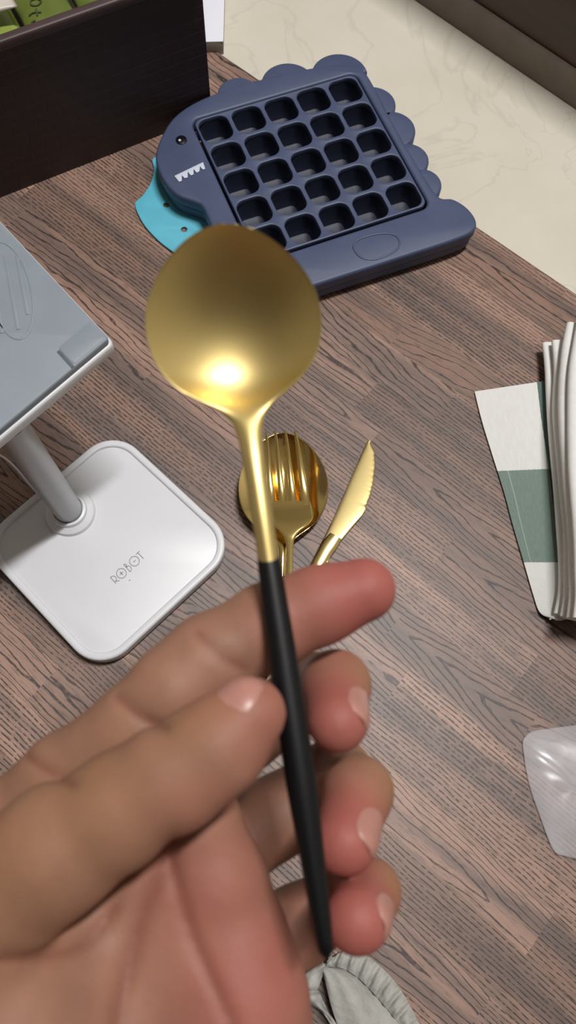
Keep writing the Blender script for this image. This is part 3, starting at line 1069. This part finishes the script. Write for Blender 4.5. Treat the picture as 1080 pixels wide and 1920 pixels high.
def path_at(path, f):
    x = f * (len(path) - 1); i = min(int(x), len(path) - 2); t = x - i
    return np.array(path[i]) * (1 - t) + np.array(path[i + 1]) * t
flap_l = smooth_path([(890, 734), (904, 790), (924, 855), (946, 925), (962, 985), (984, 1060), (1000, 1115), (1012, 1148), (1032, 1160)], 6)
flap_r = smooth_path([(1036, 712), (1042, 780), (1050, 850), (1056, 920), (1060, 985), (1064, 1060), (1066, 1110), (1068, 1150), (1068, 1162)], 6)
def flap(u, v):
    a, b = path_at(flap_l, v), path_at(flap_r, v)
    p = a + (b - a) * u
    z = 0.0016 + 0.0022 * u * (1 - 0.3 * math.sin(5 * v)) + 0.0008 * math.sin(7 * v + 3 * u) * u
    z += 0.010 * max(0, (v - 0.80) / 0.20) ** 1.5 * math.sin(math.pi * min(1, 0.2 + u)) * 0.6
    return fl(p[0], p[1], z)
cloth_grid('flap', flap, 22, 46, 0.0009, cl_check, napkin)


def fold_layer(name, path_px, zc, r, mat, width=0.10, wav=0.0):
    """a doubled-over layer: rounded left edge along a path, running away to the right"""
    P = smooth_path(path_px, 6)
    pts = [fl(a, b, zc) for a, b in P]
    rings = []
    n = len(pts)
    for i, p in enumerate(pts):
        t = (pts[min(i + 1, n - 1)] - pts[max(i - 1, 0)]); t.z = 0; t.normalize()
        sd = Vector((-t.y, t.x, 0))
        if sd.x < 0: sd = -sd
        endf = min(1.0, 0.25 + 3.2 * min(i, n - 1 - i) / n)
        rr = r * (0.55 + 0.45 * endf)
        wz = wav * math.sin(i * 0.55)
        ring = []
        for k in range(13):
            a = math.pi * 0.5 + math.pi * k / 12
            ring.append(p + sd * (rr + rr * math.cos(a)) + Vector((0, 0, rr * math.sin(a) + wz)))
        low = [p + sd * (width * f + rr) + Vector((0, 0, -rr + wz * (1 - f))) for f in (0.15, 0.4, 0.7, 1.0)]
        high = [p + sd * (width * f + rr) + Vector((0, 0, rr + wz * (1 - f) + 0.0022 * math.sin(8 * f + 0.15 * i) * (0.5 + f))) for f in (1.0, 0.7, 0.4, 0.15)]
        rings.append(ring + low + high)
    V, Fc = loft(rings)
    o = pydata(name, V, Fc, mat, napkin, True, 70)
    uvl = o.data.uv_layers.new(name='uv')
    for lp in o.data.loops:
        c = o.data.vertices[lp.vertex_index].co
        uvl.data[lp.index].uv = (c.x * 9, c.y * 9)
    return o
fold_layer('folded_layer', [(1016, 644), (1021, 690), (1027, 800), (1037, 913), (1042, 985), (1047, 1060), (1046, 1110), (1038, 1150)], 0.0085, 0.0026, cl_plain)
fold_layer('folded_layer', [(1034, 640), (1038, 700), (1036, 780), (1046, 895), (1054, 985), (1057, 1060), (1056, 1110), (1050, 1155)], 0.0145, 0.0030, cl_plain, wav=0.0003)
fold_layer('folded_layer', [(1062, 606), (1052, 660), (1046, 770), (1054, 890), (1062, 980), (1066, 1060), (1066, 1110), (1062, 1158)], 0.0215, 0.0036, cl_plain, wav=0.0004)
fold_layer('folded_layer', [(1086, 580), (1074, 640), (1064, 720), (1064, 850), (1072, 980), (1076, 1060), (1077, 1110), (1074, 1158)], 0.0280, 0.0030, cl_plain, wav=0.0004)

# ------------------------------------------------------------------ clear plastic film on the right
def film_material():
    s = NT('milky_clear_film')
    co = s.coord()
    nz = s.noise(co, 30, 3)
    s.set(Base_Color=lin(226, 224, 228), Roughness=0.22)
    s.set(Alpha=s.math('MULTIPLY_ADD', s.ramp(nz, 0.3, 0.75), 0.20, 0.22))
    s.bump(s.noise(co, 40, 2), 0.0003)
    return s.m


fo = [(983, 1392), (988, 1380), (1002, 1370), (1040, 1364), (1090, 1358), (1150, 1352), (1180, 1480), (1170, 1580), (1110, 1612), (1062, 1606), (1044, 1598), (1030, 1570), (1012, 1520), (1000, 1486), (990, 1446), (986, 1418)]
film_c = fl(1075, 1480)
flp = [Vector((p[0], p[1], 0)) for p in smooth_loop([(q.x, q.y) for q in (fl(a, b, 0.004) for a, b in fo)], 3)]
rings = []
for f in (1.0, 0.97, 0.9, 0.75, 0.55, 0.35, 0.15):
    ring = []
    for i, p in enumerate(flp):
        q = film_c + (p - film_c) * f
        ring.append((q.x, q.y, 0.0012 + 0.0035 * (1 - f ** 3) + 0.0012 * math.sin(i * 0.7 + f * 9) * f * (1 - f)))
    rings.append(ring)
V, Fc = loft(rings, cap=False)
b = (len(rings) - 1) * len(flp)
Fc.append(tuple(range(b, b + len(flp))))
film = pydata('plastic_film', V, Fc, film_material(), None, True, 180)
md = film.modifiers.new('thickness', 'SOLIDIFY'); md.thickness = 0.0003
tag(film, 'milky clear plastic piece with a rounded corner lying on the mat', 'plastic')

# ------------------------------------------------------------------ grey cloth with gathered hem at the bottom
knit = NT('light_grey_knit')
_co = knit.coord()
_n = knit.noise(_co, 420, 2)
knit.set(Base_Color=knit.mix(knit.noise(_co, 160, 3), lin(150, 149, 143), lin(182, 181, 176)), Roughness=0.9)
knit.bump(knit.math('ADD', _n, knit.math('MULTIPLY', knit.noise(_co, 110, 2), 2.0)), 0.0006, 0.8)
gcl = thing('grey_cloth', 'light grey knitted cloth with a gathered ruffled hem below the hand', 'cloth', fl(690, 1900))
seam_px = smooth_path([(608, 1812), (640, 1815), (672, 1834), (700, 1862), (726, 1892), (752, 1925), (780, 1970), (800, 2030)], 6)
out_px = smooth_path([(622, 1796), (650, 1782), (688, 1793), (724, 1822), (754, 1860), (776, 1900), (806, 1960), (830, 2030)], 6)
in_px = smooth_path([(604, 1815), (612, 1850), (622, 1890), (636, 1930), (650, 1970), (660, 2000), (664, 2020), (668, 2040)], 6)
def body_cl(u, v):
    a, b = path_at(in_px, v), path_at(seam_px, v)
    p = a + (b - a) * u
    z = 0.006 + 0.008 * math.sin(math.pi * min(1, 0.15 + 0.85 * u)) * min(1, 0.4 + 2 * v) + 0.0010 * math.sin(9 * u + 6 * v)
    return fl(p[0], p[1], z)
cloth_grid('cloth_body', body_cl, 24, 40, 0.0012, knit.m, gcl)
def hem_cl(u, v):
    a, b = path_at(seam_px, v), path_at(out_px, v)
    p = a + (b - a) * u
    z = 0.0052 + 0.0040 * math.sin(math.pi * (0.18 + 0.72 * u)) + 0.0013 * math.sin(v * 62 + 1.3 * math.sin(3 * u)) * math.sin(math.pi * min(1, 0.25 + u * 0.75)) + 0.0006 * math.sin(v * 131)
    return fl(p[0], p[1], z)
cloth_grid('gathered_hem', hem_cl, 12, 120, 0.0012, knit.m, gcl)
curl_o = smooth_path([(606, 1804), (578, 1822), (550, 1850), (549, 1862), (572, 1878), (602, 1896), (622, 1915), (640, 1950)], 6)
curl_i = smooth_path([(611, 1812), (602, 1838), (596, 1856), (600, 1864), (608, 1880), (618, 1902), (630, 1928), (648, 1962)], 6)
def curl(u, v):
    a, b = path_at(curl_o, v), path_at(curl_i, v)
    p = a + (b - a) * u
    z = 0.0060 + 0.0045 * math.sin(math.pi * (0.1 + 0.8 * u)) + 0.0012 * math.sin(v * 26 + 2 * u)
    return fl(p[0], p[1], z)
cloth_grid('curled_edge', curl, 12, 50, 0.0012, knit.m, gcl)

# ------------------------------------------------------------------ the hand (signed distance field, one continuous surface)
def C3(px, py, d):
    return np.array([(px - 540) * d / FPX, -(py - 960) * d / FPX, d])


class Field:
    def __init__(s, lo, hi, h):
        s.lo, s.h = np.array(lo, float), h
        s.n = np.ceil((np.array(hi) - s.lo) / h).astype(int) + 1
        s.ax = [s.lo[k] + h * np.arange(s.n[k]) for k in range(3)]

    def chain(s, pts, k=0.003, flat=None):
        """chain of round cones, px points (x, y, depth, radius in metres); returns distance grid"""
        D = np.full(s.n, 0.05, np.float32)
        P = [C3(p[0], p[1], p[2]) for p in pts]; R = [p[3] for p in pts]
        for a, b, ra, rb in zip(P, P[1:], R, R[1:]):
            m = max(ra, rb) + 0.016
            lo = np.maximum(((np.minimum(a, b) - m - s.lo) / s.h).astype(int), 0)
            hi = np.minimum(((np.maximum(a, b) + m - s.lo) / s.h).astype(int) + 2, s.n)
            if np.any(hi <= lo): continue
            X = s.ax[0][lo[0]:hi[0], None, None]; Y = s.ax[1][None, lo[1]:hi[1], None]; Z = s.ax[2][None, None, lo[2]:hi[2]]
            v = b - a; L2 = v @ v
            t = np.clip(((X - a[0]) * v[0] + (Y - a[1]) * v[1] + (Z - a[2]) * v[2]) / L2, 0, 1)
            d = np.sqrt((X - a[0] - t * v[0]) ** 2 + (Y - a[1] - t * v[1]) ** 2 + (Z - a[2] - t * v[2]) ** 2) - (ra + (rb - ra) * t)
            sl = (slice(lo[0], hi[0]), slice(lo[1], hi[1]), slice(lo[2], hi[2]))
            D[sl] = smin(D[sl], d, k)
        return D


def smin(a, b, k):
    if k <= 0:
        return np.minimum(a, b)
    h = np.clip(0.5 + 0.5 * (b - a) / k, 0, 1)
    return b * (1 - h) + a * h - k * h * (1 - h)


def surface_nets(D, lo, h):
    n = D.shape
    S = D < 0
    c = S[:-1, :-1, :-1].astype(np.int8)
    tot = np.zeros(c.shape, np.int8)
    for dx in (0, 1):
        for dy in (0, 1):
            for dz in (0, 1):
                tot += S[dx:n[0] - 1 + dx, dy:n[1] - 1 + dy, dz:n[2] - 1 + dz]
    act = np.argwhere((tot > 0) & (tot < 8))
    idx = -np.ones(c.shape, np.int64)
    idx[act[:, 0], act[:, 1], act[:, 2]] = np.arange(len(act))
    acc = np.zeros((len(act), 3)); cnt = np.zeros(len(act))
    cor = [(i, j, k) for i in (0, 1) for j in (0, 1) for k in (0, 1)]
    val = {q: D[act[:, 0] + q[0], act[:, 1] + q[1], act[:, 2] + q[2]] for q in cor}
    for q in cor:
        for ax in range(3):
            if q[ax] == 0:
                r = list(q); r[ax] = 1; r = tuple(r)
                a, b = val[q], val[r]
                mk = (a < 0) != (b < 0)
                t = np.where(mk, a / np.where(mk, a - b, 1), 0)
                p = np.tile(np.array(q, float), (len(act), 1)); p[:, ax] += t
                acc[mk] += p[mk]; cnt[mk] += 1
    V = (act + acc / cnt[:, None]) * h + lo
    faces = []
    for ax in range(3):
        o1, o2 = [k for k in range(3) if k != ax]
        sl0 = [slice(0, None)] * 3; sl1 = [slice(0, None)] * 3
        sl0[ax] = slice(0, -1); sl1[ax] = slice(1, None)
        a, b = S[tuple(sl0)], S[tuple(sl1)]
        e = np.argwhere(a != b)
        e = e[(e[:, o1] > 0) & (e[:, o2] > 0) & (e[:, o1] < n[o1] - 1) & (e[:, o2] < n[o2] - 1)]
        q = []
        for d1, d2 in ((1, 1), (0, 1), (0, 0), (1, 0)):
            r = e.copy(); r[:, o1] -= d1; r[:, o2] -= d2
            q.append(idx[r[:, 0], r[:, 1], r[:, 2]])
        q = np.stack(q, 1)
        ins = S[e[:, 0], e[:, 1], e[:, 2]]
        if ax == 1: ins = ~ins
        q[~ins] = q[~ins][:, ::-1]
        faces.append(q)
    return V, np.concatenate(faces)


INDEX = [(30, 1560, .190, .0125), (129, 1470, .1855, .0114), (262, 1366, .181, .0102), (330, 1294, .180, .0099), (393, 1236, .1820, .0097), (504, 1174, .1838, .0094), (600, 1134, .1842, .0085), (682, 1106, .1838, .0073)]
THUMB = [(-150, 1800, .170, .0165), (110, 1590, .1625, .0124), (235, 1512, .1605, .0108), (330, 1452, .1590, .0102), (410, 1396, .1588, .0092), (468, 1338, .1592, .0073)]
MIDDLE = [(330, 1470, .205, .0098), (450, 1380, .209, .0094), (600, 1290, .214, .0088), (630, 1284, .193, .0078), (633, 1352, .1800, .0070)]
RING = [(400, 1620, .204, .0104), (520, 1530, .208, .0098), (630, 1450, .212, .0088), (672, 1484, .192, .0078), (646, 1578, .1780, .0073)]
PINKY = [(440, 1810, .198, .0098), (555, 1738, .202, .0093), (662, 1668, .205, .0080), (690, 1672, .186, .0070), (670, 1724, .1730, .0072)]
WR = (290, 2400, .180)
F = Field(C3(-330, 2560, .215) * [1, 1, 0] + [-.01, -.005, .128], C3(790, 1020, .215) * [1, 1, 0] + [0, 0.002, .236], 0.00085)
palm = F.chain([WR + (.024,), (60, 1580, .1905, .0130)])
for ch in ([WR + (.024,), (190, 1990, .186, .016), (300, 1545, .1905, .0122)],
           [WR + (.024,), (310, 2010, .186, .016), (385, 1655, .1885, .0118)],
           [WR + (.024,), (420, 2050, .184, .016), (436, 1822, .1840, .0116)],
           [(250, 2330, .180, .020), (490, 2040, .182, .0140), (470, 1900, .1825, .0128)],     # hypothenar
           [(200, 2350, .176, .018), (20, 1930, .172, .0200), (-60, 1760, .1705, .0170)],      # thenar
           [WR + (.024,), (310, 2700, .183, .025)]):
    palm = smin(palm, F.chain(ch), 0.011)
# rolled distal edge of the palm, in front of the finger roots
palm = smin(palm, F.chain([(330, 1480, .188, .0090), (372, 1535, .186, .0090), (420, 1650, .1855, .0092), (452, 1745, .185, .0094), (474, 1850, .183, .0098)]), 0.006)
fing = None
for ch in (INDEX, MIDDLE, RING, PINKY):
    f1 = F.chain(ch, 0.0035)
    fing = f1 if fing is None else smin(fing, f1, 0.0007)
idx_only = F.chain(INDEX, 0.0035)
fing = smin(palm, fing, 0.0022)
fing = smin(fing, smin(palm, idx_only, 0.007), 0.0005)
# keep neighbouring fingers apart outside the web, let the thumb grow out of the thenar mass
thumb = F.chain(THUMB, 0.004)
near_base = np.clip((C3(150, 0, .165)[0] - F.ax[0]) / 0.035, 0, 1)[:, None, None]
kk = 0.0006 + 0.014 * near_base
hh = np.clip(0.5 + 0.5 * (thumb - fing) / kk, 0, 1)
D = thumb * (1 - hh) + fing * hh - kk * hh * (1 - hh)
# skin creases: shallow grooves that follow lines on the palm side
def groove(D, line, depth, wid, dmax=0.20):
    P = [np.array([(a - 540) / FPX, -(b - 960) / FPX]) for a, b in line]
    Z = F.ax[2][None, None, :]
    X = F.ax[0][:, None, None] / Z; Y = F.ax[1][None, :, None] / Z
    best = np.full(D.shape, 1e3, np.float32)
    for a, b in zip(P, P[1:]):
        v = b - a
        t = np.clip(((X - a[0]) * v[0] + (Y - a[1]) * v[1]) / (v @ v), 0, 1)
        best = np.minimum(best, np.hypot(X - a[0] - t * v[0], Y - a[1] - t * v[1]))
    best = best * 0.175
    return D + depth * np.exp(-(best / wid) ** 2) * (Z < dmax)
CREASES = [([(0, 1798), (100, 1790), (165, 1762), (215, 1705)], .0009, .0014), ([(325, 1585), (275, 1690), (240, 1820), (218, 1930), (205, 2080)], .0012, .0022),
           ([(318, 1600), (355, 1735), (400, 1842), (445, 1940)], .0010, .0016), ([(222, 1308), (265, 1345), (312, 1366)], .0010, .0011), ([(372, 1188), (415, 1230), (456, 1252)], .0007, .0014),
           ([(55, 1420), (95, 1450), (135, 1472)], .0009, .0012)]
for ln, dp, wd in CREASES:
    D = groove(D, smooth_path(ln, 4), dp, wd)
D[:, 0, :] = 0.01
Vc, Fq = surface_nets(D, F.lo, F.h)
# relax the surface a little
edges = np.concatenate([Fq[:, [0, 1]], Fq[:, [1, 2]], Fq[:, [2, 3]], Fq[:, [3, 0]]])
for it in range(4):
    acc = np.zeros_like(Vc); cnt = np.zeros(len(Vc))
    np.add.at(acc, edges[:, 0], Vc[edges[:, 1]]); np.add.at(cnt, edges[:, 0], 1)
    np.add.at(acc, edges[:, 1], Vc[edges[:, 0]]); np.add.at(cnt, edges[:, 1], 1)
    Vc = Vc * 0.5 + 0.5 * acc / cnt[:, None]
def c2w(V):
    V = np.atleast_2d(V)
    return EYE + V[:, :1] * RGT + V[:, 1:2] * UPV + V[:, 2:3] * FWD
Vw = c2w(Vc)
me = bpy.data.meshes.new('hand')
me.from_pydata(Vw.tolist(), [], Fq.tolist())
me.update()
bm = bmesh.new(); bm.from_mesh(me)
bmesh.ops.recalc_face_normals(bm, faces=bm.faces)
bm.to_mesh(me); bm.free()
# skin colouring: redder pads and palm, browner backs
red = np.zeros(len(Vc)); brown = np.zeros(len(Vc)); crs = np.zeros(len(Vc))
for ch, amt, rad in ((INDEX, 1.0, .016), (MIDDLE, .9, .011), (RING, 1.0, .012), (PINKY, 1.0, .012), (THUMB, .55, .010)):
    d = np.linalg.norm(Vc - C3(*ch[-1][:3]), axis=1)
    red = np.maximum(red, amt * np.clip(1.6 - d / rad, 0, 1))
for q, amt, rad in (((480, 1850, .172), .8, .020), ((400, 1690, .178), .6, .018), ((560, 1155, .17), .7, .010), ((400, 1530, .152), .3, .012)):
    d = np.linalg.norm(Vc - C3(*q), axis=1)
    red = np.maximum(red, amt * np.exp(-(d / rad) ** 2))
for ch in (MIDDLE, RING, PINKY):
    for p in ch[2:4]:
        q = C3(p[0] + 70, p[1] - 20, p[2] - .002)
        brown = np.maximum(brown, np.exp(-(np.linalg.norm(Vc - q, axis=1) / .008) ** 2))
for q, rad in (((170, 1480, .155), .016), ((350, 1340, .152), .010), ((-20, 1600, .155), .02)):
    brown = np.maximum(brown, 0.7 * np.exp(-(np.linalg.norm(Vc - C3(*q), axis=1) / rad) ** 2))
pr = np.stack([540 + FPX * Vc[:, 0] / Vc[:, 2], 960 - FPX * Vc[:, 1] / Vc[:, 2]], 1)
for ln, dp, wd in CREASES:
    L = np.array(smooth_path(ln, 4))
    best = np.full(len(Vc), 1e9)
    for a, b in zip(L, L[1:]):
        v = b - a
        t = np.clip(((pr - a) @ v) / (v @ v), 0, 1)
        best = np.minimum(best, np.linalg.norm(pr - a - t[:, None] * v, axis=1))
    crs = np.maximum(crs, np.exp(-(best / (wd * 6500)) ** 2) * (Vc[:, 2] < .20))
ca = me.color_attributes.new('skin_tint', 'FLOAT_COLOR', 'POINT')
cols = np.stack([red, brown, crs, np.ones(len(Vc))], 1).astype(np.float32)
ca.data.foreach_set('color', cols.ravel())


def skin_material():
    s = NT('skin')
    at = s.t.nodes.new('ShaderNodeVertexColor'); at.layer_name = 'skin_tint'
    sc_ = s.t.nodes.new('ShaderNodeSeparateColor'); s.put(sc_.inputs[0], at.outputs[0])
    co = s.coord()
    n1 = s.noise(co, 70, 3); n2 = s.noise(co, 900, 2)
    c = s.mix(s.ramp(n1, 0.3, 0.7), lin(142, 104, 85), lin(156, 114, 93))
    c = s.mix(s.math('MULTIPLY', sc_.outputs[0], 0.8), c, lin(162, 84, 79))
    c = s.mix(s.math('MULTIPLY', sc_.outputs[1], 0.7), c, lin(148, 108, 74))
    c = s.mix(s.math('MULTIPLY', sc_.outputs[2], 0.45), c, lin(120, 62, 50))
    s.set(Base_Color=c, Roughness=0.58)
    s.b.inputs['Subsurface Weight'].default_value = 0.25
    s.b.inputs['Subsurface Radius'].default_value = (1.0, 0.35, 0.2)
    s.b.inputs['Subsurface Scale'].default_value = 0.003
    s.b.inputs['Specular IOR Level'].default_value = 0.35
    s.bump(s.math('ADD', n2, s.noise(co, 300, 2)), 0.00012, 0.6)
    return s.m


person = thing('person', 'bare left hand of a person holding the black handled gold spoon', 'person', Vector(c2w(C3(290, 2400, .18))[0]))
hand = link_mesh('hand', me, skin_material(), person, True, 180)

nail_m = simple('fingernail', lin(172, 122, 110), 0.36, var=0.04)


def nail(pts, tipf, dorsal_px, length, half_ang, col):
    """curved nail plate hugging the last bone of a finger"""
    a, b = C3(*pts[-2][:3]), C3(*pts[-1][:3])
    ra, rb = pts[-2][3], pts[-1][3]
    ax = (b - a); L = np.linalg.norm(ax); ax /= L
    dz = np.array(dorsal_px, float); dz[1] = -dz[1]
    dz = dz - ax * (dz @ ax); dz /= np.linalg.norm(dz)
    sx = np.cross(ax, dz)
    N, K = 14, 14
    V = []
    for i in range(N + 1):
        f = i / N
        pos = L + rb * tipf - length * (1 - f)            # distance along the bone from a
        r = ra + (rb - ra) * min(1, pos / L)
        over = max(0, pos - L) / rb
        rr = r * math.sqrt(max(0.12, 1 - over ** 2))
        edge = math.sqrt(max(0.05, 1 - abs(2 * f - 1) ** 3.2)) if f > 0.5 else math.sqrt(max(0.12, 1 - abs(2 * f - 1) ** 2.6))
        for j in range(K + 1):
            th_ = half_ang * edge * (2 * j / K - 1)
            lift = 0.00075 * math.cos(th_ / half_ang / max(edge, .3) * 1.35) - 0.00042 + 0.00022 * f
            V.append(a + ax * pos + (dz * math.cos(th_) + sx * math.sin(th_)) * (rr + lift))
    Fc = [(i * (K + 1) + j, i * (K + 1) + j + 1, (i + 1) * (K + 1) + j + 1, (i + 1) * (K + 1) + j) for i in range(N) for j in range(K)]
    o = pydata('fingernail', c2w(np.array(V)), Fc, col, None, True, 180)
    o.parent = hand
    o.matrix_parent_inverse = hand.matrix_world.inverted() if False else Matrix.Identity(4)
    md = o.modifiers.new('thickness', 'SOLIDIFY'); md.thickness = 0.0004; md.offset = -1
    return o


bpy.context.view_layer.update()
def fix_parent(o, p):
    o.parent = p
    o.matrix_parent_inverse = p.matrix_world.inverted()
for o in (nail(THUMB, 0.95, (-0.50, -0.78, -0.50), 0.0205, 1.0, nail_m),
          nail(MIDDLE, 0.55, (0.8, -0.2, -0.75), 0.0100, 0.78, nail_m),
          nail(RING, 0.5, (0.8, -0.2, -0.75), 0.0105, 0.78, nail_m),
          nail(PINKY, 0.5, (0.8, -0.2, -0.75), 0.0092, 0.75, nail_m)):
    fix_parent(o, hand)
